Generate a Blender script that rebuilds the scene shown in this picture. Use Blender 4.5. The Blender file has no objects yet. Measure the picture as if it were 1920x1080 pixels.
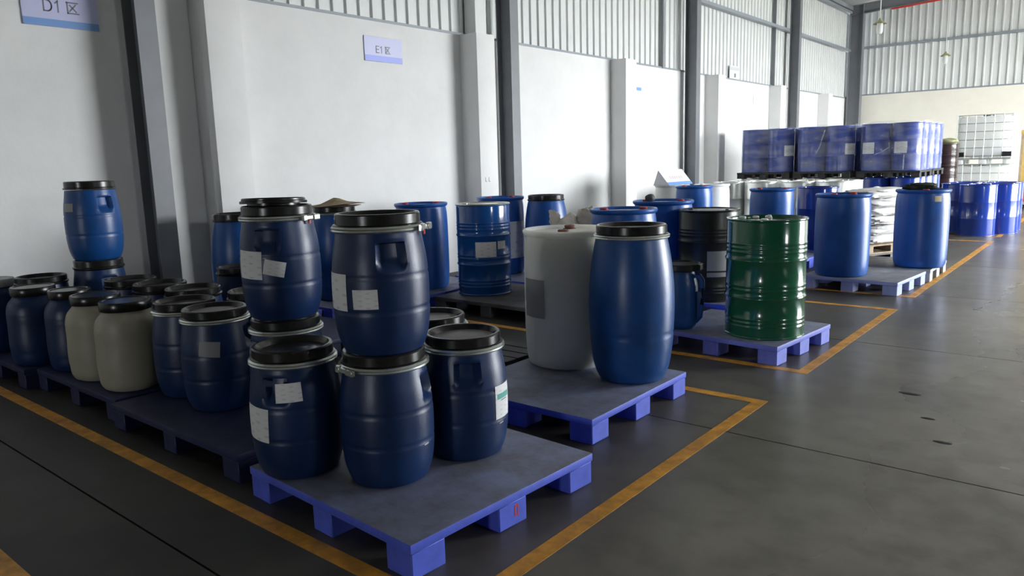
import bpy, bmesh, math, random
from mathutils import Vector, Matrix
import numpy as np

C = bpy.context.scene.collection
SC = bpy.context.scene
random.seed(7)
R = math.radians

# ------------------------------------------------------------------ camera, sky, light, exposure
cam = bpy.data.cameras.new('camera')
cam.sensor_width = 36.0
cam.lens = 1396.34 / 1920 * 36.0
cam.clip_start = 0.05
cam.clip_end = 400
cam_o = bpy.data.objects.new('camera', cam)
C.objects.link(cam_o)
# columns: camera right, up, back (in world axes)
right = Vector((0.7746999, 0.63173337, -0.02744094))
down = Vector((0.0839333, -0.14574688, -0.98575507))
fwd = Vector((-0.62673381, 0.76136114, -0.16593356))
m = Matrix((right, -down, -fwd)).transposed().to_4x4()
m.translation = Vector((0, 0, 1.48))
cam_o.matrix_world = m
SC.camera = cam_o

world = bpy.data.worlds.new('overcast_sky')
SC.world = world
world.use_nodes = True
bg = world.node_tree.nodes['Background']
bg.inputs[0].default_value = (0.93, 0.97, 1.0, 1)
bg.inputs[1].default_value = 34.0

SC.view_settings.view_transform = 'Standard'
SC.view_settings.look = 'None'
SC.view_settings.gamma = 1.0
SC.view_settings.use_curve_mapping = False
SC.view_settings.exposure = 0.20

XR = 8.0          # right (unseen) wall of the hall
XL = -7.15         # inner face of the left wall
YB = 26.0          # inner face of the back wall
YF = -22.0
DOORS = [(13.2, 22.5, 4.6)]   # doorways to the yard in the right wall: y0, y1, height
for (y0, y1, h) in DOORS:
    ld = bpy.data.lights.new('door_daylight', 'AREA')
    ld.shape = 'RECTANGLE'
    ld.size = y1 - y0
    ld.size_y = h
    ld.cycles.is_portal = True
    lo = bpy.data.objects.new('door_daylight', ld)
    C.objects.link(lo)
    lo.location = (XR + 0.05, (y0 + y1) / 2, h / 2)
    lo.rotation_euler = (R(90), 0, R(90))

WIN = (3.0, 4.2, 3.2, 4.0)        # high window in the right wall: y0, y1, z0, z1
ld = bpy.data.lights.new('window_daylight', 'AREA')
ld.shape = 'RECTANGLE'
ld.size = WIN[1] - WIN[0]
ld.size_y = WIN[3] - WIN[2]
ld.cycles.is_portal = True
lo = bpy.data.objects.new('window_daylight', ld)
C.objects.link(lo)
lo.location = (XR + .3, (WIN[0] + WIN[1]) / 2, (WIN[2] + WIN[3]) / 2)
lo.rotation_euler = (R(90), 0, R(90))
FD = (0.6, 2.2, 3.4)             # unseen opening added behind the camera for fill light: x0, x1, height
ld = bpy.data.lights.new('front_fill_daylight', 'AREA')
ld.shape = 'RECTANGLE'
ld.size = FD[1] - FD[0]
ld.size_y = FD[2]
ld.cycles.is_portal = True
lo = bpy.data.objects.new('front_fill_daylight', ld)
C.objects.link(lo)
lo.location = ((FD[0] + FD[1]) / 2, YF - .05, FD[2] / 2)
lo.rotation_euler = (R(90), 0, 0)

# ------------------------------------------------------------------ materials
MATS = {}


def mat(name, col, rough=0.5, metal=0.0, var=0.0, vscale=6.0, bump=0.0, bscale=60.0, coat=0.0, spec=0.5, alpha=1.0, dust=None):
    if name in MATS:
        return MATS[name]
    mt = bpy.data.materials.new(name)
    mt.use_nodes = True
    nt = mt.node_tree
    b = nt.nodes['Principled BSDF']
    b.inputs['Roughness'].default_value = rough
    b.inputs['Metallic'].default_value = metal
    b.inputs['Coat Weight'].default_value = coat
    b.inputs['Specular IOR Level'].default_value = spec
    b.inputs['Base Color'].default_value = (*col, 1)
    if alpha < 1:
        b.inputs['Alpha'].default_value = alpha
    if var > 0 or bump > 0:
        tc = nt.nodes.new('ShaderNodeTexCoord')
    if var > 0:
        n = nt.nodes.new('ShaderNodeTexNoise')
        n.inputs['Scale'].default_value = vscale
        n.inputs['Detail'].default_value = 6
        n.inputs['Roughness'].default_value = 0.65
        nt.links.new(tc.outputs['Object'], n.inputs['Vector'])
        rp = nt.nodes.new('ShaderNodeValToRGB')
        d = dust or tuple(c * (1 - var) for c in col)
        rp.color_ramp.elements[0].position = 0.33
        rp.color_ramp.elements[1].position = 0.68
        rp.color_ramp.elements[0].color = (*d, 1)
        rp.color_ramp.elements[1].color = (*[min(1, c * (1 + var * .35)) for c in col], 1)
        nt.links.new(n.outputs['Fac'], rp.inputs['Fac'])
        nt.links.new(rp.outputs['Color'], b.inputs['Base Color'])
        mr = nt.nodes.new('ShaderNodeMapRange')
        mr.inputs['To Min'].default_value = min(1, rough * 1.25)
        mr.inputs['To Max'].default_value = rough * 0.85
        nt.links.new(n.outputs['Fac'], mr.inputs['Value'])
        nt.links.new(mr.outputs['Result'], b.inputs['Roughness'])
    if bump > 0:
        n2 = nt.nodes.new('ShaderNodeTexNoise')
        n2.inputs['Scale'].default_value = bscale
        n2.inputs['Detail'].default_value = 4
        nt.links.new(tc.outputs['Object'], n2.inputs['Vector'])
        bp = nt.nodes.new('ShaderNodeBump')
        bp.inputs['Strength'].default_value = bump
        bp.inputs['Distance'].default_value = 0.01
        nt.links.new(n2.outputs['Fac'], bp.inputs['Height'])
        nt.links.new(bp.outputs['Normal'], b.inputs['Normal'])
    MATS[name] = mt
    return mt


def floor_mat():
    """polished aisle concrete, with shade painted into its colour towards the storage wall"""
    mt = bpy.data.materials.new('worn_concrete_floor_bay_shade')
    mt.use_nodes = True
    nt = mt.node_tree
    b = nt.nodes['Principled BSDF']
    tc = nt.nodes.new('ShaderNodeTexCoord')

    def noise(sc, det, ro):
        n = nt.nodes.new('ShaderNodeTexNoise')
        n.inputs['Scale'].default_value = sc
        n.inputs['Detail'].default_value = det
        n.inputs['Roughness'].default_value = ro
        nt.links.new(tc.outputs['Object'], n.inputs['Vector'])
        return n

    def ramp(src, p0, c0, p1, c1):
        r = nt.nodes.new('ShaderNodeValToRGB')
        r.color_ramp.elements[0].position = p0
        r.color_ramp.elements[0].color = (*c0, 1)
        r.color_ramp.elements[1].position = p1
        r.color_ramp.elements[1].color = (*c1, 1)
        r.color_ramp.interpolation = 'EASE'
        nt.links.new(src, r.inputs['Fac'])
        return r
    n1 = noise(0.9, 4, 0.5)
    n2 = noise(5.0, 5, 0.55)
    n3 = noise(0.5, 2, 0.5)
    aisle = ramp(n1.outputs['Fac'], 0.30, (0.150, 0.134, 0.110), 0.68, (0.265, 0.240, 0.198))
    bay = ramp(n1.outputs['Fac'], 0.30, (0.016, 0.0145, 0.0115), 0.70, (0.050, 0.046, 0.037))  # bay concrete darkened in its colour to carry the shade among the drums
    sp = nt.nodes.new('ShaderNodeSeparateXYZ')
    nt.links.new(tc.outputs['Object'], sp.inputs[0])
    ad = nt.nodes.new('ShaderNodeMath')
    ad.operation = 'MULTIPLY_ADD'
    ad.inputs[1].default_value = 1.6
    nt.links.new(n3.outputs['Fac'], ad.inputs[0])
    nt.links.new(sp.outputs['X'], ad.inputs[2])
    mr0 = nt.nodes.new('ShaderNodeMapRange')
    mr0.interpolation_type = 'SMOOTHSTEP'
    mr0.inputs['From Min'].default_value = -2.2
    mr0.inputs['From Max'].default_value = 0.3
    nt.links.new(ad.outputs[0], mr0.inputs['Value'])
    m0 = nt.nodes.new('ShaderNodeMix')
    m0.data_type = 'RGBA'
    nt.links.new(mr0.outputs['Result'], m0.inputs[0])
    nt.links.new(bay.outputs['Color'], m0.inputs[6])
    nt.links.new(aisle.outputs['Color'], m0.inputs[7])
    r2 = ramp(n2.outputs['Fac'], 0.30, (0.70, 0.70, 0.70), 0.62, (1, 1, 1))
    mx = nt.nodes.new('ShaderNodeMix')
    mx.data_type = 'RGBA'
    mx.blend_type = 'MULTIPLY'
    mx.inputs[0].default_value = 0.8
    nt.links.new(m0.outputs[2], mx.inputs[6])
    nt.links.new(r2.outputs['Color'], mx.inputs[7])
    nt.links.new(mx.outputs[2], b.inputs['Base Color'])
    mr = nt.nodes.new('ShaderNodeMapRange')
    mr.inputs['From Min'].default_value = 0.3
    mr.inputs['From Max'].default_value = 0.7
    mr.inputs['To Min'].default_value = 0.235
    mr.inputs['To Max'].default_value = 0.285
    nt.links.new(n1.outputs['Fac'], mr.inputs['Value'])
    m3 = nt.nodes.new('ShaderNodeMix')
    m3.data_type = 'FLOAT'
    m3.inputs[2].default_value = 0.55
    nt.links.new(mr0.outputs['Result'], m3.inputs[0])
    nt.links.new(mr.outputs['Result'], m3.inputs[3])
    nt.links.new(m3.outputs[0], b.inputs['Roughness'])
    return mt


def paper_mat(name, col, ink, rows=9.0, amount=0.55):
    mt = bpy.data.materials.new(name)
    mt.use_nodes = True
    nt = mt.node_tree
    b = nt.nodes['Principled BSDF']
    b.inputs['Roughness'].default_value = 0.6
    uv = nt.nodes.new('ShaderNodeUVMap')
    mp = nt.nodes.new('ShaderNodeMapping')
    mp.inputs['Scale'].default_value = (1.0, rows, 1)
    nt.links.new(uv.outputs['UV'], mp.inputs['Vector'])
    br = nt.nodes.new('ShaderNodeTexBrick')
    br.inputs['Scale'].default_value = 1.0
    br.inputs['Mortar Size'].default_value = 0.26
    br.inputs['Mortar Smooth'].default_value = 0.2
    br.inputs['Brick Width'].default_value = 0.62
    br.inputs['Row Height'].default_value = 1.0
    br.inputs['Color1'].default_value = (*[c * (1 - amount) + i * amount for c, i in zip(col, ink)], 1)
    br.inputs['Color2'].default_value = (*col, 1)
    br.inputs['Mortar'].default_value = (*col, 1)
    nt.links.new(mp.outputs['Vector'], br.inputs['Vector'])
    nt.links.new(br.outputs['Color'], b.inputs['Base Color'])
    return mt


def film_mat():
    mt = bpy.data.materials.new('clear_stretch_film')
    mt.use_nodes = True
    nt = mt.node_tree
    out = nt.nodes['Material Output']
    b = nt.nodes['Principled BSDF']
    b.inputs['Base Color'].default_value = (0.75, 0.78, 0.85, 1)
    b.inputs['Roughness'].default_value = 0.28
    tr = nt.nodes.new('ShaderNodeBsdfTransparent')
    tr.inputs[0].default_value = (0.97, 0.98, 1, 1)
    mx = nt.nodes.new('ShaderNodeMixShader')
    tc = nt.nodes.new('ShaderNodeTexCoord')
    mp = nt.nodes.new('ShaderNodeMapping')
    mp.inputs['Scale'].default_value = (1.5, 1.5, 5)
    mp.inputs['Rotation'].default_value = (0.12, 0.1, 0)
    n = nt.nodes.new('ShaderNodeTexNoise')
    n.inputs['Scale'].default_value = 2.2
    n.inputs['Detail'].default_value = 5
    nt.links.new(tc.outputs['Object'], mp.inputs['Vector'])
    nt.links.new(mp.outputs['Vector'], n.inputs['Vector'])
    mr = nt.nodes.new('ShaderNodeMapRange')
    mr.inputs['From Min'].default_value = 0.4
    mr.inputs['From Max'].default_value = 0.8
    mr.inputs['To Min'].default_value = 0.07
    mr.inputs['To Max'].default_value = 0.34
    nt.links.new(n.outputs['Fac'], mr.inputs['Value'])
    nt.links.new(mr.outputs['Result'], mx.inputs[0])
    nt.links.new(tr.outputs[0], mx.inputs[1])
    nt.links.new(b.outputs[0], mx.inputs[2])
    bp = nt.nodes.new('ShaderNodeBump')
    bp.inputs['Strength'].default_value = 0.4
    bp.inputs['Distance'].default_value = 0.03
    nt.links.new(n.outputs['Fac'], bp.inputs['Height'])
    nt.links.new(bp.outputs['Normal'], b.inputs['Normal'])
    nt.links.new(mx.outputs[0], out.inputs[0])
    return mt


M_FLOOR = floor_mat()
M_JOINT = mat('dark_joint', (0.012, 0.012, 0.011), 0.9)
M_LINE = mat('ochre_floor_paint', (0.80, 0.36, 0.03), 0.5, var=0.4, vscale=9, dust=(0.45, 0.21, 0.03))
M_WALL = mat('white_emulsion', (0.80, 0.80, 0.79), 0.75, var=0.05, vscale=2.0, bump=0.12, bscale=30)
M_WALLC = mat('cream_emulsion', (0.84, 0.81, 0.71), 0.75, var=0.05, vscale=2.0, bump=0.12, bscale=30)
M_SHEET = mat('pale_grey_steel_sheet', (0.72, 0.74, 0.73), 0.42, var=0.06, vscale=1.5)
M_BRICK = mat('grey_block_wall', (0.22, 0.21, 0.20), 0.8, var=0.2, vscale=2)
M_ROOF = mat('roof_sheet', (0.52, 0.53, 0.52), 0.5)
M_STEEL = mat('grey_painted_steel', (0.19, 0.20, 0.22), 0.42, var=0.12, vscale=3)
M_GIRT = mat('girt_grey', (0.27, 0.30, 0.33), 0.45)
M_RED = mat('red_pipe_paint', (0.55, 0.05, 0.04), 0.4)
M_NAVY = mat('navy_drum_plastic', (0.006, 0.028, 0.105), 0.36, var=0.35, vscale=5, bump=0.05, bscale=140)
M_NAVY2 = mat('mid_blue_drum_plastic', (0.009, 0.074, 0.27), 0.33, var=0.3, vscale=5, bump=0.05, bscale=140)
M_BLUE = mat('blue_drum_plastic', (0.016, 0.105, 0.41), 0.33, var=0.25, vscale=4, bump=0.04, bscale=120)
M_BLUEM = mat('blue_enamel', (0.008, 0.085, 0.33), 0.16, coat=0.5)
M_BLUER = mat('royal_blue_enamel', (0.014, 0.046, 0.30), 0.18, coat=0.5)
M_GREEN = mat('green_enamel', (0.008, 0.100, 0.048), 0.17, coat=0.5)
M_SILVER = mat('galvanised_drum', (0.82, 0.84, 0.82), 0.30, metal=0.75, var=0.1, vscale=5)
M_BLACKD = mat('black_drum_enamel', (0.010, 0.011, 0.010), 0.35)
M_BROWN = mat('dark_brown_enamel', (0.030, 0.017, 0.017), 0.25, coat=0.3)
M_LID = mat('black_lid_plastic', (0.014, 0.014, 0.013), 0.24, var=0.3, vscale=6)
M_LIDPANEL = mat('grey_lid_panel', (0.26, 0.24, 0.24), 0.5, var=0.25, vscale=7)  # lid recess in a lighter grey than the black rim
M_LIDGREY = mat('pale_grey_lid', (0.42, 0.43, 0.42), 0.5, var=0.1)
M_RING = mat('galvanised_ring', (0.62, 0.66, 0.62), 0.26, metal=0.85)
M_SEAL = mat('red_seal', (0.55, 0.04, 0.03), 0.5)
M_BUNG = mat('red_bung_cap', (0.42, 0.035, 0.04), 0.45)
M_BUNGB = mat('brown_bung_cap', (0.20, 0.07, 0.05), 0.5)
M_BUNGW = mat('white_bung_cap', (0.8, 0.8, 0.78), 0.35)
M_WHITE = mat('white_drum_plastic', (0.82, 0.83, 0.78), 0.42, var=0.05, vscale=3)
M_WHITE.node_tree.nodes['Principled BSDF'].inputs['Subsurface Weight'].default_value = 0.6
M_WHITE.node_tree.nodes['Principled BSDF'].inputs['Subsurface Radius'].default_value = (0.16, 0.15, 0.12)
M_WHITE.node_tree.nodes['Principled BSDF'].inputs['Subsurface Scale'].default_value = 1.0
M_CREAM = mat('cream_drum_plastic', (0.40, 0.38, 0.29), 0.42, var=0.1, vscale=4)
M_PALLET = mat('blue_pallet_side', (0.085, 0.132, 0.68), 0.5, var=0.2, vscale=8)
M_PALSHADE = mat('shade_darkened_blue_pallet', (0.012, 0.018, 0.075), 0.55, var=0.3, vscale=8)  # blue pallet plastic darkened to carry the left bay's shade
M_PALPALE = mat('pale_blue_pallet_side', (0.36, 0.43, 0.80), 0.5, var=0.15, vscale=8)
M_PALLIL = mat('lilac_blue_pallet_side', (0.17, 0.21, 0.72), 0.5, var=0.2, vscale=8)
M_PALTOP = mat('dusty_blue_pallet_top', (0.19, 0.22, 0.36), 0.5, var=0.45, vscale=5, dust=(0.14, 0.135, 0.145), bump=0.1, bscale=40)
M_PALBLK = mat('black_pallet_plastic', (0.020, 0.021, 0.022), 0.5, var=0.4, vscale=7)
M_PALGREY = mat('grey_dusty_pallet', (0.10, 0.10, 0.105), 0.55, var=0.4, vscale=6)
M_PALGREY2 = mat('mid_grey_dusty_deck', (0.26, 0.265, 0.28), 0.5, var=0.3, vscale=6)
M_PALWHT = mat('pale_grey_pallet', (0.42, 0.44, 0.46), 0.55, var=0.2, vscale=6)
M_WOOD = mat('pallet_timber', (0.42, 0.32, 0.21), 0.7, var=0.3, vscale=9)
M_PAPER = paper_mat('printed_paper', (0.80, 0.80, 0.80), (0.45, 0.45, 0.48), 8)
M_PAPER2 = paper_mat('printed_white_paper', (0.82, 0.83, 0.84), (0.38, 0.38, 0.42), 14, 0.4)
M_PAPERG = mat('grey_paper_label', (0.30, 0.30, 0.30), 0.5)
M_PAPERT = mat('tan_paper_label', (0.55, 0.47, 0.28), 0.6)
M_TEAL = mat('teal_print', (0.10, 0.42, 0.36), 0.6)
M_INK = mat('grey_print', (0.20, 0.21, 0.25), 0.6)
M_SIGN = mat('lavender_sign_board', (0.55, 0.57, 0.82), 0.45)
M_SIGNB = mat('blue_sign_strip', (0.16, 0.33, 0.68), 0.45)
M_SIGNL = mat('pale_blue_sign_strip', (0.30, 0.36, 0.86), 0.45)
M_SIGNW = mat('white_sign_board', (0.82, 0.83, 0.86), 0.45)
M_PINK = mat('faded_red_print', (0.72, 0.50, 0.55), 0.6)
M_GREYP = mat('faded_grey_print', (0.55, 0.56, 0.58), 0.6)
M_CARD = mat('brown_cardboard', (0.30, 0.22, 0.13), 0.8, var=0.25, vscale=10)
M_BAG = mat('cream_plastic_bag', (0.80, 0.74, 0.64), 0.3, var=0.15, vscale=6, bump=0.5, bscale=25)
M_SACK = mat('white_woven_sack', (0.90, 0.89, 0.87), 0.42, var=0.1, vscale=7, bump=0.5, bscale=30)
M_RAG = mat('dark_green_rag', (0.035, 0.042, 0.030), 0.8, var=0.4, vscale=14, bump=0.5)
M_IBC = mat('white_tote_plastic', (0.92, 0.94, 0.90), 0.35)
M_IBC.node_tree.nodes['Principled BSDF'].inputs['Subsurface Weight'].default_value = 0.8
M_IBC.node_tree.nodes['Principled BSDF'].inputs['Subsurface Radius'].default_value = (0.4, 0.4, 0.36)
M_IBC.node_tree.nodes['Principled BSDF'].inputs['Subsurface Scale'].default_value = 1.0
M_CAGE = mat('galvanised_cage', (0.40, 0.44, 0.42), 0.4, metal=0.5)
M_YEL = mat('yellow_wrapped_carton', (0.70, 0.48, 0.13), 0.4, var=0.2, vscale=6)
M_OLIVE = mat('olive_shade_enamel', (0.30, 0.31, 0.16), 0.4)
M_GLASS = mat('milky_lamp_glass', (0.85, 0.88, 0.86), 0.08, alpha=0.55)
M_CORD = mat('white_cord', (0.7, 0.72, 0.68), 0.5)
M_SCUFF = mat('pale_scuff', (0.45, 0.46, 0.47), 0.6)
M_YARD = mat('yard_concrete', (0.32, 0.31, 0.29), 0.8)
M_FILM = film_mat()


# ------------------------------------------------------------------ mesh helpers
def mesh(name, v, f, material, smooth=False, angle=35, uvs=None, mats=None, midx=None):
    me = bpy.data.meshes.new(name)
    me.from_pydata([tuple(map(float, p)) for p in v], [], [tuple(map(int, q)) for q in f])
    for mm in (mats or [material]):
        me.materials.append(mm)
    if midx is not None:
        for p, i in zip(me.polygons, midx):
            p.material_index = i
    if uvs is not None:
        ul = me.uv_layers.new(name='UVMap')
        for lp in me.loops:
            ul.data[lp.index].uv = uvs[lp.vertex_index]
    me.update()
    if smooth:
        me.shade_smooth()
        me.set_sharp_from_angle(angle=R(angle))
    return me


def link(name, me, parent=None, loc=(0, 0, 0), rot=(0, 0, 0), label=None, kind=None):
    o = bpy.data.objects.new(name, me)
    C.objects.link(o)
    if parent is not None:
        o.parent = parent
    o.location = loc
    o.rotation_euler = rot
    if label:
        o['label'] = label
    if kind:
        o['kind'] = kind
    return o


def thing(name, label, cat, loc=(0, 0, 0), rotz=0.0, group=None, tilt=(0, 0)):
    o = bpy.data.objects.new(name, None)
    o.empty_display_size = 0.1
    C.objects.link(o)
    o.location = loc
    o.rotation_euler = (tilt[0], tilt[1], R(rotz))
    o['label'] = label
    o['category'] = cat
    if group:
        o['group'] = group
    return o


def boxes(lst):
    v, f = [], []
    for (x0, x1, y0, y1, z0, z1) in lst:
        b = len(v)
        v += [(x0, y0, z0), (x1, y0, z0), (x1, y1, z0), (x0, y1, z0), (x0, y0, z1), (x1, y0, z1), (x1, y1, z1), (x0, y1, z1)]
        f += [tuple(b + i for i in q) for q in ((0, 3, 2, 1), (4, 5, 6, 7), (0, 1, 5, 4), (1, 2, 6, 5), (2, 3, 7, 6), (3, 0, 4, 7))]
    return v, f


def bevel_me(name, v, f, material, w=0.006, seg=2, mats=None, topmat=False):
    me = bpy.data.meshes.new(name)
    me.from_pydata(v, [], f)
    bm = bmesh.new()
    bm.from_mesh(me)
    bmesh.ops.bevel(bm, geom=list(bm.edges), offset=w, segments=seg, affect='EDGES', profile=0.6)
    bmesh.ops.recalc_face_normals(bm, faces=bm.faces)
    if topmat:
        for fc in bm.faces:
            if fc.normal.z > 0.8:
                fc.material_index = 1
    bm.to_mesh(me)
    bm.free()
    for mm in (mats or [material]):
        me.materials.append(mm)
    me.shade_smooth()
    me.set_sharp_from_angle(angle=R(40))
    return me


def lathe(name, prof, material, n=56, mats=None, mi=None, angle=32):
    v, f, idx = [], [], []
    k = len(prof)
    for (r, z) in prof:
        for i in range(n):
            a = 2 * math.pi * i / n
            v.append((r * math.cos(a), r * math.sin(a), z))
    for j in range(k - 1):
        for i in range(n):
            i2 = (i + 1) % n
            f.append((j * n + i, j * n + i2, (j + 1) * n + i2, (j + 1) * n + i))
            idx.append(mi[j] if mi else 0)
    if prof[0][0] > 1e-4:
        f.append(tuple(range(n - 1, -1, -1)))
        idx.append(mi[0] if mi else 0)
    if prof[-1][0] > 1e-4:
        f.append(tuple((k - 1) * n + i for i in range(n)))
        idx.append(mi[-1] if mi else 0)
    return mesh(name, v, f, material, True, angle, mats=mats, midx=idx if mats else None)


def dense(prof, steps=60):
    """smooth monotone resampling of a coarse (r, z) profile"""
    z = np.array([p[1] for p in prof])
    r = np.array([p[0] for p in prof])
    t = np.linspace(z[0], z[-1], steps)
    d = np.gradient(r, z)
    out = []
    for tt in t:
        i = min(len(z) - 2, max(0, int(np.searchsorted(z, tt) - 1)))
        h = z[i + 1] - z[i]
        s = (tt - z[i]) / h
        out.append((2 * s**3 - 3 * s**2 + 1) * r[i] + (s**3 - 2 * s**2 + s) * h * d[i] + (-2 * s**3 + 3 * s**2) * r[i + 1] + (s**3 - s**2) * h * d[i + 1])
    return list(zip(out, t))


def rad_at(prof, z):
    zs = [p[1] for p in prof]
    rs = [p[0] for p in prof]
    return float(np.interp(z, zs, rs))


def patch(name, prof, ang, zc, w, h, material, tilt=0.0, off=0.0016, cols=10, rows=6):
    """a paper stuck on a turned body: follows the profile, thin border thickness"""
    v, f, uv = [], [], []
    ca, sa = math.cos(R(tilt)), math.sin(R(tilt))
    rr = rad_at(prof, zc)
    for j in range(rows + 1):
        for i in range(cols + 1):
            u = (i / cols - .5) * w
            t = (j / rows - .5) * h
            uu = u * ca - t * sa
            tt = u * sa + t * ca
            a = R(ang) + uu / rr
            r = rad_at(prof, zc + tt) + off
            v.append((r * math.cos(a), r * math.sin(a), zc + tt))
            uv.append((i / cols, j / rows))
    n = cols + 1
    for j in range(rows):
        for i in range(cols):
            f.append((j * n + i, j * n + i + 1, (j + 1) * n + i + 1, (j + 1) * n + i))
    return mesh(name, v, f, material, True, 60, uvs=uv)


def tube(name, pts, r, material, n=8, close=False):
    P = [Vector(p) for p in pts]
    v, f = [], []
    k = len(P)
    up0 = Vector((0, 0, 1))
    for i, p in enumerate(P):
        a = P[(i - 1) % k] if (close or i > 0) else p
        b = P[(i + 1) % k] if (close or i < k - 1) else p
        t = (b - a).normalized()
        s = t.cross(up0)
        if s.length < 1e-3:
            s = t.cross(Vector((1, 0, 0)))
        s.normalize()
        q = s.cross(t)
        for j in range(n):
            an = 2 * math.pi * j / n
            v.append(p + s * (r * math.cos(an)) + q * (r * math.sin(an)))
    for i in range(k if close else k - 1):
        i2 = (i + 1) % k
        for j in range(n):
            j2 = (j + 1) % n
            f.append((i * n + j, i * n + j2, i2 * n + j2, i2 * n + j))
    if not close:
        f.append(tuple(range(n - 1, -1, -1)))
        f.append(tuple((k - 1) * n + j for j in range(n)))
    return mesh(name, v, f, material, True, 50)


def blob(name, sx, sy, sz, material, seed=0, amp=0.03, freq=5.0, sq=0.45, n=20, m=14, flat=True):
    """a soft filled bag: super-ellipsoid with lumps, bottom at z=0"""
    rnd = random.Random(seed)
    ph = [(rnd.uniform(0, 6.28), rnd.uniform(.6, 1.4) * freq, rnd.uniform(0, 6.28), rnd.uniform(.6, 1.4) * freq) for _ in range(5)]

    def sp(c, e):
        return math.copysign(abs(c) ** e, c)
    v, f = [], []
    for j in range(m + 1):
        th = -math.pi / 2 + math.pi * j / m
        for i in range(n):
            a = 2 * math.pi * i / n
            x = sp(math.cos(th), sq * 1.2) * sp(math.cos(a), sq)
            y = sp(math.cos(th), sq * 1.2) * sp(math.sin(a), sq)
            z = sp(math.sin(th), 0.8)
            d = sum(math.sin(p0 + f0 * (x * sx * 2 + z)) * math.sin(p1 + f1 * (y * sy * 2 - z * .5)) for p0, f0, p1, f1 in ph) / 5
            k = 1 + amp * d * 6
            px, py, pz = x * sx / 2 * k, y * sy / 2 * k, z * sz / 2 * (1 + amp * d * 8)
            if flat:
                pz = max(pz, -sz / 2)
            v.append((px, py, pz + sz / 2))
    for j in range(m):
        for i in range(n):
            i2 = (i + 1) % n
            f.append((j * n + i, j * n + i2, (j + 1) * n + i2, (j + 1) * n + i))
    me = mesh(name, v, f, material, True, 80)
    return me


CACHE = {}


def cached(key, fn):
    if key not in CACHE:
        CACHE[key] = fn()
    return CACHE[key]


# ------------------------------------------------------------------ the hall
fl_v, fl_f = boxes([(XL - .3, XR + .3, YF, YB + .3, -0.20, -0.012)])
floor = link('floor', mesh('floor', fl_v, fl_f, M_JOINT), kind='structure')
y = 3.72 - 2.46 * 11
k = 0
while y < YB + .2:
    y1 = min(y + 2.46, YB + .25)
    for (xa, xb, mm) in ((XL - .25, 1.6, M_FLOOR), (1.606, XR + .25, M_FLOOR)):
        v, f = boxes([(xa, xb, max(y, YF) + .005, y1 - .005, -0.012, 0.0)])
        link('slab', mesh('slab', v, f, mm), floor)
    y += 2.46
AX0, AX1 = -1.655, -1.58       # aisle-side line of the storage bays
BAYS = [(-4.9, 0.83), (1.57, 4.35), (5.06, 7.70), (8.41, 14.30), (15.05, 20.2)]
LW = 0.075
for (a, b) in BAYS:
    lst = [(AX0, AX1, a, b, 0.0, 0.0015), (XL + .35, AX0, a, a + LW, 0.0, 0.0015), (XL + .35, AX0, b - LW, b, 0.0, 0.0015)]
    for bx in lst:
        v, f = boxes([bx])
        link('painted_line', mesh('painted_line', v, f, M_LINE), floor)
for (x, yy, s) in ((-0.93, 4.98, .05), (-.62, 4.2, .035), (-.75, 4.55, .03), (-.35, 6.4, .05)):
    me = lathe('stain', [(s, 0.0), (s * .9, .001)], M_JOINT, 14)
    o = link('stain', me, floor, (x, yy, 0))
    o.scale = (1.3, .6, 1)

# left wall: rendered masonry below, ribbed sheet above
WT = 3.20
EAVE = 6.0
v, f = boxes([(XL - .25, XL, YF, YB + .25, 0, WT)])
wall_left = link('wall_left', mesh('wall_left', v, f, M_WALL), kind='structure')
for y0 in (3.88, 7.71, 11.56, 15.37, 19.07, 22.92):
    v, f = boxes([(XL, XL + .31, y0, y0 + .37, 0, WT)])
    link('pilaster', bevel_me('pilaster', v, f, M_WALL, .008, 2), wall_left)


def rib_panel(name, length, z0, z1, pitch=.195, n=4):
    pr = []
    for i in range(n):
        s = i * pitch
        pr += [(s, 0), (s + pitch - .052, 0), (s + pitch - .040, .030), (s + pitch - .012, .030)]
    pr.append((n * pitch, 0))
    v, f = [], []
    for (s, d) in pr:
        v += [(d, s, z0), (d, s, z1)]
    for i in range(len(pr) - 1):
        f.append((2 * i, 2 * i + 2, 2 * i + 3, 2 * i + 1))
    return mesh(name, v, f, M_SHEET)


pan = rib_panel('sheet_panel', .78, WT, EAVE)
y = YF
while y < YB - .1:
    o = link('sheet_panel', pan, wall_left, (XL - .06, y, 0))
    if y + .78 > YB:
        o.scale = (1, (YB - y) / .78, 1)
    y += .78
v, f = boxes([(XL - .02, XL + .012, YF, YB, WT, WT + .03)])
link('drip_flashing', mesh('drip_flashing', v, f, M_GIRT), wall_left)
for z in (4.62, 5.76):
    v, f = boxes([(XL - .03, XL + .10, YF, YB, z, z + .07)])
    link('girt', mesh('girt', v, f, M_GIRT), wall_left)
for (y0, w, d) in ((7.86, .22, .17), (13.42, .04, .03), (19.27, .05, .05)):
    v, f = boxes([(XL - .03, XL + d, y0, y0 + w, WT, EAVE)])
    link('stud', mesh('stud', v, f, M_STEEL if w < .2 else M_SHEET), wall_left)
# two small pencil marks on the second pilaster
for dy in (0, .07):
    v, f = boxes([(XL + .31, XL + .3115, 7.80 + dy, 7.808 + dy, 1.23, 1.29), (XL + .31, XL + .3115, 7.80 + dy, 7.83 + dy, 1.23, 1.238)])
    link('pencil_mark', mesh('pencil_mark', v, f, M_INK), wall_left)

# back wall
WTB = 3.27
v, f = boxes([(XL - .25, XR + .25, YB, YB + .25, 0, WTB)])
wall_back = link('wall_back', mesh('wall_back', v, f, M_WALLC), kind='structure')


def roof_z(x):
    return EAVE + .06 * (min(x, 2.0) - XL) - .06 * max(0, x - 2.0)


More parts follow.
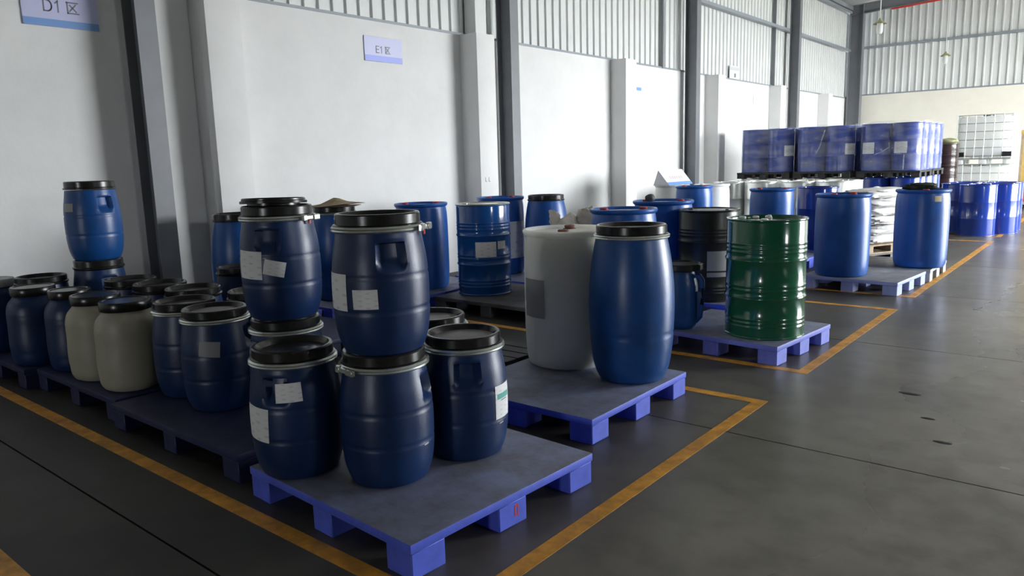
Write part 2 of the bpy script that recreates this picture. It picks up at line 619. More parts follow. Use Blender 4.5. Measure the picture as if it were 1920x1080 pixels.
panb = {}
x = XL
while x < XR:
    zt = round(roof_z(x + .39), 1)
    if zt not in panb:
        pm = rib_panel('sheet_panel_back', .78, WTB, zt)
        panb[zt] = pm
    link('sheet_panel', panb[zt], wall_back, (x, YB + .05, 0), (0, 0, R(-90)))
    x += .78
for z in (4.70,):
    v, f = boxes([(XL, XR, YB - .08, YB + .03, z, z + .07)])
    link('girt', mesh('girt', v, f, M_GIRT), wall_back)
v, f = boxes([(XL, XR, YB - .01, YB + .02, WTB, WTB + .04)])
link('drip_flashing', mesh('drip_flashing', v, f, M_GIRT), wall_back)

# right wall with doorways, front wall, roof, yard
lst = []
lst += [(XR, XR + .25, YF, WIN[0], 0, WT), (XR, XR + .06, YF, WIN[0], WT, EAVE), (XR, XR + .06, WIN[0], WIN[1], 0, WIN[2]), (XR, XR + .06, WIN[0], WIN[1], WIN[3], EAVE)]
yc = WIN[1]
for (y0, y1, h) in DOORS:
    lst += [(XR, XR + .25, yc, y0, 0, WT), (XR, XR + .06, yc, y0, WT, EAVE)]
    lst += [(XR, XR + .06, y0, y1, h, EAVE)]
    yc = y1
lst += [(XR, XR + .25, yc, YB + .25, 0, WT), (XR, XR + .06, yc, YB + .25, WT, EAVE)]
v, f = boxes(lst)
link('wall_right', mesh('wall_right', v, f, M_BRICK), kind='structure')
v, f = boxes([(XL - .25, FD[0], YF - .2, YF, 0, 6.7), (FD[1], XR + .25, YF - .2, YF, 0, 6.7), (FD[0], FD[1], YF - .2, YF, FD[2], 6.7)])
link('wall_front', mesh('wall_front', v, f, M_BRICK), kind='structure')
v = []
for yy in (YF - .3, YB + .3):
    v += [(XL - .4, yy, EAVE - .015), (2, yy, roof_z(2)), (XR + .4, yy, EAVE - .015), (XL - .4, yy, EAVE + .1), (2, yy, roof_z(2) + .1), (XR + .4, yy, EAVE + .1)]
f = [(0, 1, 7, 6), (1, 2, 8, 7), (3, 9, 10, 4), (4, 10, 11, 5), (0, 6, 9, 3), (2, 5, 11, 8), (0, 3, 4, 1), (1, 4, 5, 2), (6, 7, 10, 9), (7, 8, 11, 10)]
ceiling = link('ceiling', mesh('ceiling', v, f, M_ROOF), kind='structure')
v, f = boxes([(XR + .3, 90, -80, 90, -.25, -.05), (-60, XR + .3, -80, YF - .02, -.25, -.05)])
link('ground', mesh('ground', v, f, M_YARD), kind='structure')

# steel frame: I-section columns along the left wall, rafter over the last one
col_lab = ['first grey steel column from the front, beside the D1 wall sign', 'grey steel column just past the E1 wall sign',
           'grey steel column behind the white tent-shaped sign', 'grey steel column behind the second wrapped drum stack',
           'grey corner steel column where the left and back walls meet']
for i, yc in enumerate((3.30, 8.47, 14.31, 20.23, 25.68)):
    w, x0, x1 = (.18, XL + .10, XL + .35) if i < 4 else (.26, XL + .06, XL + .45)
    t = .012
    v, f = boxes([(x0, x0 + t, yc - w / 2, yc + w / 2, 0, EAVE), (x1 - t, x1, yc - w / 2, yc + w / 2, 0, EAVE), (x0 + t, x1 - t, yc - .006, yc + .006, 0, EAVE)])
    o = link('steel_column', mesh('steel_column', v, f, M_STEEL), kind='structure', label=col_lab[i])
v, f = [], []
for (xa, za0, za1) in ((XL + .06, 5.73, 6.0), (2.0, roof_z(2) - .27, roof_z(2)), (XR, 5.73, 6.0)):
    pass
SECT = [(-.09, 0), (.09, 0), (.09, .014), (.006, .014), (.006, .266), (.09, .266), (.09, .28), (-.09, .28), (-.09, .266), (-.006, .266), (-.006, .014), (-.09, .014)]
for (xa, zb) in ((XL + .06, roof_z(XL) - .29), (2.0, roof_z(2) - .29), (XR - .05, EAVE - .30)):
    v += [(xa, 25.66 + a, zb + b) for a, b in SECT]
n = len(SECT)
for s in range(2):
    for i in range(n):
        f.append((s * n + i, s * n + (i + 1) % n, (s + 1) * n + (i + 1) % n, (s + 1) * n + i))
link('rafter', mesh('rafter', v, f, M_STEEL), ceiling)
v, f = boxes([(XL - .05, XL + .12, YF, YB, EAVE - .14, EAVE - .02)])
link('eave_beam', mesh('eave_beam', v, f, M_GIRT), ceiling)
z0 = roof_z(-5.9) - .34
link('fire_pipe', tube('fire_pipe', [(-5.9, 25.55, z0), (2, 25.55, roof_z(2) - .34)], .03, M_RED, 10), ceiling, label='red painted pipe under the end rafter')


# ------------------------------------------------------------------ drum kinds
PR60 = dense([(.162, 0), (.182, .05), (.197, .14), (.200, .22), (.199, .32), (.192, .40), (.180, .47), (.174, .51)], 56)
PR200 = dense([(.195, 0), (.222, .06), (.245, .18), (.257, .34), (.260, .50), (.252, .64), (.236, .76), (.220, .845), (.212, .88)], 60)
PJUG = dense([(.160, 0), (.180, .03), (.190, .09), (.190, .30), (.188, .39), (.172, .445), (.140, .485), (.126, .51)], 44)


def pocket_body(name, prof, material, pockets, grooves, n=112, foot=.012):
    """turned body with hand-hold pockets pushed into it and moulded seam grooves"""
    rows = list(prof)
    rows = [(rows[0][0] - foot, -0.0)] + [(r, z + (foot if i == 0 else 0)) for i, (r, z) in enumerate(rows)]
    v, f = [], []

    def sst(a, b, x):
        t = min(1, max(0, (x - a) / (b - a)))
        return t * t * (3 - 2 * t)
    for (r, z) in rows:
        for gz in grooves:
            r -= .0035 * math.exp(-((z - gz) / .0045) ** 2)
        for i in range(n):
            a = 2 * math.pi * i / n
            d = 0
            for (pa, zc, w, h, dep) in pockets:
                s = (a - R(pa) + math.pi) % (2 * math.pi) - math.pi
                s *= r
                kx = 1 - sst(w / 2 - .010, w / 2 + .004, abs(s))
                kz = sst(zc - h / 2 - .03, zc - h / 2 + .03, z) * (1 - sst(zc + h / 2 - .006, zc + h / 2 + .006, z))
                d = max(d, dep * kx * kz)
            v.append(((r - d) * math.cos(a), (r - d) * math.sin(a), z))
    k = len(rows)
    for j in range(k - 1):
        for i in range(n):
            i2 = (i + 1) % n
            f.append((j * n + i, j * n + i2, (j + 1) * n + i2, (j + 1) * n + i))
    f.append(tuple(range(n - 1, -1, -1)))
    f.append(tuple((k - 1) * n + i for i in range(n)))
    return mesh(name, v, f, material, True, 40)


def lid_meshes(rl, z0, h, panel):
    pr = [(rl - .012, z0), (rl + .004, z0), (rl + .005, z0 + .012), (rl - .004, z0 + .016), (rl - .004, z0 + h - .006), (rl - .009, z0 + h), (rl - .020, z0 + h), (rl - .026, z0 + h - .008), (rl - .030, z0 + h - .024)]
    rim = lathe('lid', pr[:-1] + [(rl - .034, z0 + h - .026)], M_LID, 64)
    top = lathe('lid_panel', [(rl - .032, z0 + h - .040), (rl - .032, z0 + h - .0255), (rl - .075, z0 + h - .0235), (rl - .08, z0 + h - .021), (.001, z0 + h - .021)], panel, 48)
    return rim, top


def open_drum(kind, label, loc, rotz=0, group=None, material=None, panel=None, papers=(), latch=None, ring=True, tilt=(0, 0), seal=False, lidmat=None, scuff=None, sc=1.0, h_sc=1.0, pockets=True):
    material = material or M_NAVY
    panel = panel or M_LID
    t = thing('open_top_drum', label, 'drum', loc, rotz, group, tilt)
    if sc != 1.0 or h_sc != 1.0:
        t.scale = (sc, sc, h_sc)
    if kind == '60':
        prof, rl, z0, h = PR60, .179, .516, .058
        body = cached(('60', material.name, pockets), lambda: pocket_body('drum_body', prof, material, [(0, .415, .112, .09, .042), (180, .415, .112, .09, .042)] if pockets else [], (.187, .326)))
        rr, rz = .186, .512
    else:
        prof, rl, z0, h = PR200, .216, .885, .065
        body = cached(('200', material.name), lambda: pocket_body('drum_body', prof, material, [], (.30, .62), 72))
        rr, rz = .224, .882
    link('drum_body', body, t)
    rim, top = cached((kind, 'lid', panel.name), lambda: lid_meshes(rl, z0, h, panel))
    lo = link('lid', rim, t)
    link('lid_panel', top, lo, label=None if panel is M_LID else 'grey recessed lid panel')
    if ring:
        rg = cached((kind, 'ring'), lambda: lathe('clamp_ring', [(rr - .014, rz - .014), (rr - .002, rz - .013), (rr + .006, rz - .006), (rr + .003, rz), (rr + .006, rz + .006), (rr - .002, rz + .013), (rr - .014, rz + .014)], M_RING, 64))
        ro = link('clamp_ring', rg, t, label='galvanised clamp ring')
        if latch is not None:
            lv, lf = boxes([(-.004, .016, -.045, .045, -.011, .011), (.004, .022, .02, .07, -.014, .014), (.002, .018, -.06, -.03, -.015, .015)])
            lm = cached('latch', lambda: bevel_me('ring_latch', lv, lf, M_RING, .003, 1))
            a = R(latch - rotz)
            link('ring_latch', lm, ro, ((rr + .004) * math.cos(a), (rr + .004) * math.sin(a), rz), (0, 0, a))
            if seal:
                sv, sf = boxes([(0, .006, -.007, .007, -.016, 0)])
                link('red_seal', mesh('red_seal', sv, sf, M_SEAL), ro, ((rr + .008) * math.cos(a), (rr + .008) * math.sin(a), rz - .014), (0, 0, a), label='small red seal tag')
    for (ang, zc, w, hh, ti, mm) in papers:
        po = link('paper_label', patch('paper_label', prof, ang - rotz, zc, w, hh, mm, ti), t, label='pale printed paper label')
        if mm is M_PAPER2:
            link('printed_band', patch('printed_band', prof, ang - rotz, zc + hh * .17, w * .8, hh * .16, M_TEAL, ti, .0026, 6, 2), po, label='teal printed band')
            link('printed_title', patch('printed_title', prof, ang - rotz, zc + hh * .045, w * .4, hh * .03, M_INK, ti, .0026, 6, 1), po)
    if scuff:
        link('scuff_mark', patch('scuff_mark', prof, scuff[0] - rotz, scuff[1], .03, .006, M_SCUFF, 4, .001, 4, 1), t)
    return t


# plastic tight-head drum with a rolled top ring
def ring_drum_prof(h):
    s = h / .90
    return [(.245, 0), (.262, .012), (.274, .05), (.281, .12), (.285, .25), (.286, .5), (.284, .70 * s), (.279, .80 * s), (.272, .845 * s), (.270, .858 * s), (.284, .868 * s), (.290, .878 * s), (.290, .892 * s), (.284, .90 * s), (.270, .90 * s), (.262, .893 * s), (.255, .878 * s), (.10, .882 * s), (.001, .884 * s)]


def ring_drum(label, loc, rotz=0, h=.90, material=None, bung=None, group=None, papers=(), sc=1.0):
    material = material or M_BLUE
    bung = bung or M_BUNG
    t = thing('ring_top_drum', label, 'drum', loc, rotz, group)
    if sc != 1:
        t.scale = (sc, sc, 1)
    pr = ring_drum_prof(h)
    link('drum_body', cached(('ring', material.name, h), lambda: lathe('drum_body', pr, material, 72)), t)
    bm_ = cached(('bung', bung.name), lambda: lathe('bung_cap', [(.044, 0), (.044, .006), (.034, .008), (.036, .022), (.030, .027), (.012, .027), (.012, .02), (.001, .02)], bung, 18))
    zt = h - .020
    for s in (-1, 1):
        link('bung_cap', bm_, t, (.17 * s, 0, zt), label='round screw bung')
    for (ang, zc, w, hh, ti, mm) in papers:
        link('paper_label', patch('paper_label', pr[2:9], ang - rotz, zc, w, hh, mm, ti, .002), t, label='paper label on the drum side')
    return t


def steel_prof(r, h, plain=False):
    p = [(r - .012, 0), (r + .004, .002), (r + .006, .008), (r + .004, .014), (r - .003, .018), (r, .03)]

    def bead(z, a, w):
        return [(r, z - w), (r + a * .7, z - w * .5), (r + a, z), (r + a * .7, z + w * .5), (r, z + w)]
    if plain:
        p += bead(.30 * h / .88, .0035, .012) + bead(.58 * h / .88, .0035, .012)
    else:
        for z in (.085, .115, .145):
            p += bead(z * h / .88, .004, .011)
        p += bead(.30 * h / .88, .009, .015)
        for z in (.36, .39):
            p += bead(z * h / .88, .004, .011)
        p += bead(.58 * h / .88, .009, .015)
        for z in (.64, .67, .70):
            p += bead(z * h / .88, .004, .011)
    p += [(r, h - .03), (r - .003, h - .018), (r + .004, h - .014), (r + .006, h - .007), (r + .003, h), (r - .006, h), (r - .010, h - .006), (r - .013, h - .022), (r - .05, h - .024), (r - .06, h - .020), (.001, h - .020)]
    return p


def steel_drum(label, loc, rotz=0, r=.288, h=.88, material=None, group=None, papers=(), rim=None, name='steel_drum', bung=None):
    material = material or M_BLUEM
    t = thing(name, label, 'drum', loc, rotz, group)
    plain = material in (M_BLUER, M_SILVER)
    pr = steel_prof(r, h, plain)
    link('drum_body', cached(('steel', material.name, r, h), lambda: lathe('drum_body', pr, material, 80, angle=50)), t)
    if rim:
        link('top_rim', cached(('rim', r, h, rim.name), lambda: lathe('top_rim', [(r - .006, h - .012), (r + .0075, h - .012), (r + .009, h - .004), (r + .004, h + .003), (r - .006, h + .003), (r - .011, h - .006)], rim, 72)), t, label='bare shiny top rim')
    b = bung or M_RING
    bm_ = cached(('sbung', b.name), lambda: lathe('bung_cap', [(.036, 0), (.036, .008), (.026, .010), (.026, .022), (.02, .025), (.001, .025)], b, 16))
    for s, k in ((-1, 1), (1, .6)):
        o = link('bung_cap', bm_, t, (.18 * s, 0, h - .0205), label='small screw bung')
        o.scale = (k, k, 1)
    for (ang, zc, w, hh, ti, mm) in papers:
        link('paper_label', patch('paper_label', [(r + .003, 0), (r + .003, h)], ang - rotz, zc, w, hh, mm, ti, .003), t, label='pale paper label')
    return t


def jug_drum(label, loc, material, sc=1.0, rotz=0, group=None, lidmat=None):
    t = thing('screw_top_drum', label, 'drum', loc, rotz, group)
    t.scale = (sc, sc, 1)
    link('drum_body', cached(('jug', material.name), lambda: pocket_body('drum_body', PJUG, material, [], (.10, .36), 64, .015)), t)
    lm = lidmat or M_LID
    link('screw_lid', cached(('juglid', lm.name), lambda: lathe('screw_lid', [(.130, .497), (.148, .497), (.151, .503), (.151, .548), (.146, .556), (.13, .557), (.125, .552), (.001, .552)], lm, 40)), t)
    return t


# ------------------------------------------------------------------ pallets
def plastic_pallet(label, x0, x1, y0, y1, rot=0, side=None, top=None, h=.145, z=0, group=None, name='plastic_pallet', nx=3, mark=False):
    side = side or M_PALLET
    top = top or M_PALTOP
    w, d = x1 - x0, y1 - y0
    t = thing(name, label, 'pallet', ((x0 + x1) / 2, (y0 + y1) / 2, z), rot, group)
    v, f = boxes([(-w / 2, w / 2, -d / 2, d / 2, h - .038, h)])
    link('deck', bevel_me('deck', v, f, side, .006, 2, [side, top], True), t, label='scuffed dusty deck')
    fx = [(-w / 2 + .004, -w / 2 + .15), (-.065, .065), (w / 2 - .15, w / 2 - .004)]
    fy = [(-d / 2 + .004, -d / 2 + .17), (-.085, .085), (d / 2 - .17, d / 2 - .004)]
    for i, (a, b) in enumerate(fx):
        for j, (c, e) in enumerate(fy):
            key = ('foot', round(b - a, 3), round(e - c, 3), side.name, h)
            v, f = boxes([(-(b - a) / 2, (b - a) / 2, -(e - c) / 2, (e - c) / 2, 0, h - .037)])
            fm = cached(key, lambda: bevel_me('foot', v, f, side, .005, 1))
            fo = link('foot', fm, t, ((a + b) / 2, (c + e) / 2, 0))
            if mark and i == 2 and j == 1:
                mv, mf = boxes([(0, .001, -.012, .012, 0, .008), (0, .001, -.012, -.006, .008, .04), (0, .001, .006, .012, .008, .04), (0, .001, -.012, .012, .04, .048)])
                link('red_stamp', mesh('red_stamp', mv, mf, M_SEAL), fo, ((b - a) / 2, 0.02, .04), label='small faded red stamp')
    return t


def slat_pallet(label, x0, x1, y0, y1, z=0, h=.145, material=None, group=None, n=7, name='slatted_pallet', rot=0):
    material = material or M_WOOD
    w, d = x1 - x0, y1 - y0
    t = thing(name, label, 'pallet', ((x0 + x1) / 2, (y0 + y1) / 2, z), rot, group)
    sw = d / n * (.9 if material is M_PALBLK else .78)
    v, f = boxes([(-w / 2, w / 2, -sw / 2, sw / 2, 0, .022)])
    sm = cached(('slat', round(w, 3), round(sw, 3), material.name), lambda: bevel_me('slat', v, f, material, .003, 1))
    for i in range(n):
        yy = -d / 2 + sw / 2 + (d - sw) * i / (n - 1)
        link('slat', sm, t, (0, yy, h - .022))
    for i in range(3):
        yy = -d / 2 + sw / 2 + (d - sw) * i / 2
        link('slat', sm, t, (0, yy, 0))
    bw = .09
    v2, f2 = boxes([(-bw / 2, bw / 2, -d / 2, d / 2, .022, h - .022)])
    bmesh_ = cached(('bear', round(d, 3), h, material.name), lambda: mesh('bearer', v2, f2, material))
    for s in (-1, 0, 1):
        link('bearer', bmesh_, t, (s * (w / 2 - bw / 2), 0, 0))
    return t


H = .145
plastic_pallet('blue plastic pallet nearest the camera, carrying the stacked navy drums', -2.97, -1.835, 1.685, 2.78, -3, mark=True)
plastic_pallet('blue plastic pallet under the white drum and tall blue drum', -3.10, -2.055, 3.125, 4.21)
plastic_pallet('blue plastic pallet under the green steel drum', -2.82, -1.765, 5.17, 6.12, -5, M_PALLIL)
plastic_pallet('pale blue plastic pallet mostly empty to the right of one blue drum', -2.72, -1.70, 8.43, 9.42, -4.5, M_PALPALE, M_PALGREY2)
plastic_pallet('pale grey pallet under the blue drum with the rag on its lid', -2.62, -1.64, 9.50, 10.48, 0, M_PALWHT, M_PALGREY)
plastic_pallet('shade-darkened blue pallet under the two cream screw-top drums', -5.82, -4.57, 1.79, 2.90, side=M_PALSHADE, top=M_PALSHADE)
plastic_pallet('shade-darkened blue pallet under the ringed drums left of the near pallet', -4.53, -3.16, 1.75, 2.88, side=M_PALSHADE, top=M_PALSHADE)
plastic_pallet('shade-darkened blue pallet in the far left corner under the drum standing on top', -6.98, -5.85, 1.72, 2.82, side=M_PALSHADE, top=M_PALSHADE)
plastic_pallet('shade-darkened blue pallet by the wall behind the cream drums', -5.84, -4.72, 2.95, 4.05, side=M_PALSHADE, top=M_PALSHADE)
plastic_pallet('pallet by the first pilaster under a tall navy drum', -6.72, -5.86, 3.25, 4.25)
plastic_pallet('pallet under the drum that carries brown cardboard', -6.75, -5.80, 4.32, 5.22)
plastic_pallet('dusty grey pallet under the glossy blue steel drum', -5.42, -4.04, 5.32, 6.40, 0, M_PALGREY, M_PALGREY)
plastic_pallet('pallet by the wall left of the glossy blue steel drum', -6.62, -5.52, 5.32, 6.40)
plastic_pallet('pallet by the wall under the black-lidded blue drum', -6.25, -5.00, 6.50, 7.62)
plastic_pallet('pallet behind the white drum under a red-bunged blue drum', -4.00, -2.90, 5.22, 6.28)
plastic_pallet('pallet under the black drum with a square paper label', -4.05, -2.72, 6.38, 7.40)
plastic_pallet('pallet under the blue drum behind the green drum', -4.25, -3.12, 9.55, 10.50)
plastic_pallet('pallet under the dark blue steel drum left of the white sacks', -4.22, -3.17, 10.58, 11.60)
plastic_pallet('pallet by the wall under the white drums and tent sign', -6.20, -4.92, 10.60, 11.95)
slat_pallet('black slatted pallet lying empty left of the white drum', -4.30, -3.16, 3.25, 4.25, 0, .145, M_PALBLK, n=8)
slat_pallet('black slatted pallet beneath the wooden pallet of sacks', -3.105, -2.155, 10.80, 11.40, 0, .145, M_PALBLK, n=5, rot=65)
slat_pallet('wooden pallet under the white sacks', -3.105, -2.155, 10.80, 11.40, .145, .125, M_WOOD, n=5, rot=65)

# ------------------------------------------------------------------ near cluster of navy clamp-ring drums
GN = 'navy clamp-ring drums on the near pallet'
Z1 = H
Z2 = H + .575
open_drum('60', 'navy drum at the near pallet\'s left corner with two paper labels', (-2.80, 1.86, Z1), 120, GN, papers=((-43, .403, .110, .081, 2, M_PAPER), (-94, .26, .16, .15, -3, M_PAPER)))
open_drum('60', 'unlabelled navy drum at the near pallet\'s front supporting another drum', (-2.40, 2.04, Z1), 30, GN, scuff=(12, .17), latch=-95)
open_drum('60', 'navy drum at the near pallet\'s right end with a teal-banded label', (-2.32, 2.45, Z1), -42, GN, panel=M_LIDPANEL, papers=((14, .265, .125, .155, 0, M_PAPER2),), scuff=(8, .165))
open_drum('60', 'upper navy drum of the front stack with a square hand-hold and ring latch', (-2.385, 2.035, Z2), -26, GN, papers=((-108, .266, .17, .149, 0, M_PAPER), (-60, .242, .105, .079, 1, M_PAPER)), latch=29, seal=True)
open_drum('60', 'navy drum beneath the tilted-label drum, behind the front pair', (-3.37, 2.21, Z1), 80, GN)
open_drum('60', 'upper navy drum of the rear stack with a tilted label', (-3.355, 2.20, Z2 + .005), -52, GN, papers=((-84, .29, .165, .139, -2, M_PAPER), (-43, .274, .105, .075, -13, M_PAPER)), latch=18, seal=True)
open_drum('60', 'navy drum with a grey lid peeping out behind the front stack', (-2.74, 2.66, Z1), 75, GN, panel=M_LIDPANEL)
lid_t = thing('loose_lid', 'spare black lid lying tilted on the rear stacked drum', 'lid', (-3.44, 2.24, Z2 + .585), 0, None, (R(-2), R(-2)))
rim, top = lid_meshes(.165, 0, .028, M_LID)
link('lid', rim, lid_t)
link('lid_panel', top, lid_t)

# ------------------------------------------------------------------ dark left bay
GD = 'dark drums of the left bay'
open_drum('60', 'ringed navy drum with one small label, left of the near pallet', (-3.96, 2.14, Z1), 40, GD, papers=((-42, .37, .112, .085, -6, M_PAPERG),), panel=M_LIDPANEL)
open_drum('60', 'ringed navy drum directly right of the smaller cream drum', (-4.36, 2.17, Z1), 10, GD)
open_drum('60', 'navy drum behind the two ringed drums, grey lid just visible', (-4.30, 2.62, Z1), 60, GD, panel=M_LIDPANEL, ring=False)
jug_drum('smaller cream screw-top drum nearest the camera in the left bay', (-4.80, 2.01, Z1), M_CREAM, rotz=20)
jug_drum('larger cream screw-top drum half hidden by the other cream one', (-5.22, 2.00, Z1), M_CREAM, rotz=70)
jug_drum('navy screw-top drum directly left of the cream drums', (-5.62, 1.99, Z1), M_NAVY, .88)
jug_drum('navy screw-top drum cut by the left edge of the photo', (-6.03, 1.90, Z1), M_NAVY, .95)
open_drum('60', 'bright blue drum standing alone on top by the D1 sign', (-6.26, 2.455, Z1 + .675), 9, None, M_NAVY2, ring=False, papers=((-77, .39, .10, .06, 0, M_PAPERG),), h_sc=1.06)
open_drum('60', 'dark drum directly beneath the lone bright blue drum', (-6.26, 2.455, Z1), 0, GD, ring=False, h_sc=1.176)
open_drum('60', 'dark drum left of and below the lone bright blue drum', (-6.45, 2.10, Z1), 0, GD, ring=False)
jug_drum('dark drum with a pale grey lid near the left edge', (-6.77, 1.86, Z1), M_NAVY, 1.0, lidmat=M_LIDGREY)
for (x, yy, s) in ((-5.64, 2.42, 'dark drum behind the navy screw-top drum, lid only visible'), (-5.21, 2.43, 'dark drum behind the larger cream drum'), (-4.79, 2.45, 'dark drum behind the smaller cream drum'), (-5.40, 2.70, 'dark drum in the third row behind the cream drums')):
    if yy < 2.6:
        open_drum('60', s, (x, yy, Z1), 33, GD, ring=False)
open_drum('60', 'dark drum by the wall just right of the first steel column', (-5.50, 3.22, Z1), 0, GD, ring=False)
open_drum('60', 'mid blue drum by the wall below the first pilaster', (-5.07, 3.20, Z1), 0, GD, M_NAVY2, ring=False)
open_drum('200', 'tall navy drum with black lid standing against the first pilaster', (-6.28, 3.70, Z1), 0, None, M_NAVY2, ring=False)
open_drum('200', 'tall navy drum carrying brown cardboard by the wall', (-6.22, 4.74, Z1), 0, None, M_NAVY2)

# cardboard lying on that drum
t = thing('cardboard_sheet', 'crumpled brown cardboard lying on a drum lid', 'cardboard', (-6.15, 4.72, Z1 + .951), 25)
v, f = [], []
NX, NY = 9, 7
for k2 in range(2):
    for j in range(NY):
        for i in range(NX):
            x, yy = (i / (NX - 1) - .5) * .46, (j / (NY - 1) - .5) * .40
            z = .012 + .07 * math.exp(-((x + .05) ** 2 + (yy - .05) ** 2) / .012) + .012 * math.sin(9 * x + 4 * yy) + .03 * max(0, abs(x) - .15)
            v.append((x, yy, max(0, z) + .006 * k2))
for j in range(NY - 1):
    for i in range(NX - 1):
        a = j * NX + i
        f.append((a, a + NX, a + NX + 1, a + 1))
        b = a + NX * NY
        f.append((b, b + 1, b + NX + 1, b + NX))
link('board', mesh('board', v, f, M_CARD), t)
v, f = boxes([(-.2, .22, -.17, .16, -.0, .006)])
link('board', mesh('board', v, f, M_CARD), t, (0, 0, 0), (0, 0, R(14)))

# ------------------------------------------------------------------ second bay
ring_drum('bright blue ring-top drum left of the glossy blue steel drum', (-5.95, 5.70, Z1), 50, .93, M_BLUE)
steel_drum('glossy blue steel drum with a shiny rim and two labels', (-5.14, 5.80, Z1), 30, .275, .93, M_BLUEM, rim=M_RING, papers=((-44, .475, .215, .155, 0, M_PAPER), (-8, .515, .10, .08, 0, M_PAPER)))
ring_drum('blue ring-top drum with a long white label behind the steel drum', (-5.90, 6.99, Z1), 75, .93, M_BLUE, papers=((2, .42, .30, .44, 0, M_PAPER),))
open_drum('200', 'blue drum with a thick black lid against the white wall', (-5.31, 7.13, Z1), 0, None, M_BLUE, ring=False)
ring_drum('white ring-top drum with a grey label on the second pallet', (-2.83, 4.02, Z1), -62, .90, M_WHITE, M_BUNGB, papers=((-106, .466, .20, .25, 0, M_PAPERG),))
open_drum('200', 'tall blue clamp-ring drum beside the white drum', (-2.29, 3.93, Z1), 0, None, M_NAVY2)
ring_drum('blue ring-top drum with red bungs right behind the white drum', (-3.35, 5.62, Z1), 35, .92, M_BLUE)
ring_drum('blue ring-top drum with a grey lump on top, left of the black drum', (-3.61, 6.83, Z1), 10, .92, M_BLUE, sc=1.05)
o = thing('plug_lump', 'small dark grey lump on a blue drum top', 'plug', (-3.72, 6.76, Z1 + .905))
link('lump', blob('lump', .10, .09, .075, M_PALGREY, 3, .05, 9, .8, 14, 10), o)
steel_drum('matt black drum with a square paper label behind the green drum', (-3.04, 6.66, Z1), 0, .277, .85, M_BLACKD, papers=((-47, .36, .20, .24, 0, M_PAPERG),), rim=M_LID, bung=M_LID)
steel_drum('glossy dark green steel drum on a blue pallet', (-2.06, 5.53, Z1), 105, .288, .88, M_GREEN, bung=M_BUNGW)
# small drum with side handles between the tall blue drum and the green drum
t = thing('handled_drum', 'small blue drum with side handles between tall blue and green drums', 'drum', (-2.665, 5.34, Z1), 8)
PSM = dense([(.105, 0), (.128, .04), (.135, .12), (.135, .30), (.128, .37), (.110, .43), (.105, .47)], 30)
link('drum_body', pocket_body('drum_body', PSM, M_NAVY2, [], (.1,), 48, .01), t)
link('lid', lathe('lid', [(.10, .465), (.165, .47), (.17, .476), (.17, .515), (.165, .522), (.15, .522), (.145, .512), (.001, .512)], M_LID, 40), t)
for s in (-1, 1):
    pts = [(s * .118, 0, .425), (s * .150, 0, .425), (s * .172, 0, .395), (s * .176, 0, .33), (s * .172, 0, .2), (s * .160, 0, .10), (s * .125, 0, .06)]
    link('handle', tube('handle', pts, .019, M_BLUE, 10), t, label='brighter blue moulded side handle')
    link('handle_web', mesh('handle_web', *boxes([(min(s * .12, s * .165), max(s * .12, s * .165), -.012, .012, .08, .30)]), M_NAVY2), t)

# white bungs and a tape roll lying on the green drum
for i, (x, yy, r, h, lab) in enumerate(((-2.27, 5.58, .028, .03, 'small white stopper lying on the green drum, outermost'), (-2.20, 5.67, .025, .028, 'small white stopper lying on the green drum, middle of three'), (-2.12, 5.72, .025, .03, 'small white stopper lying on the green drum, innermost'))):
    o = link('white_stopper', lathe('white_stopper', [(r, 0), (r, h * .4), (r * .8, h * .55), (.001, h * .55)], M_BUNGW, 14), None, (x, yy, Z1 + .861))
    o['label'] = lab
    o['category'] = 'stopper'
    o['group'] = 'white stoppers on the green drum'

# cream bag slumped between the drums
t = thing('plastic_bag', 'cream plastic liner bag slumped beside a blue drum', 'bag', (-4.27, 6.14, Z1), 20)
link('bag_body', blob('bag_body', .48, .44, .76, M_BAG, 11, .05, 6, .7, 26, 22), t)
link('bag_neck', blob('bag_neck', .20, .10, .22, M_BAG, 5, .08, 12, .7, 16, 12), t, (.10, .05, .67), (R(14), R(28), R(20)))
link('bag_neck', blob('bag_neck', .12, .08, .20, M_BAG, 8, .08, 12, .7, 14, 12), t, (-.12, -.04, .66), (R(-8), R(-18), 0))

# ------------------------------------------------------------------ third bay
ring_drum('blue ring-top drum at the left end of the mostly empty pallet', (-2.40, 8.72, Z1), 70, .90, M_BLUE)
ring_drum('blue ring-top drum with a dark rag and tan tag', (-1.82, 9.80, Z1), 110, .90, M_BLUE, papers=((-46, .80, .08, .065, 0, M_PAPERT),))
t = thing('rag_heap', 'dark green rag heaped on a blue drum top', 'rag', (-1.86, 9.85, Z1 + .884), 15)
link('rag', blob('rag', .34, .22, .085, M_RAG, 21, .10, 9, .8, 22, 12), t)
ring_drum('blue ring-top drum seen over the green drum', (-3.68, 10.03, Z1), 0, .90, M_BLUE)
steel_drum('dark blue steel drum left of the white sacks', (-3.38, 10.98, Z1), 0, .285, .88, M_BLUER)
ring_drum('blue ring-top drum in front of the white drums by the wall', (-5.25, 10.95, Z1), 0, .90, M_BLUE)
ring_drum('white ring-top drum under the tent-shaped sign', (-5.87, 11.42, Z1), 0, .90, M_WHITE, M_BUNGW)
ring_drum('white ring-top drum right behind the wall-side blue drum', (-5.26, 11.62, Z1), 0, .90, M_WHITE, M_BUNGW)

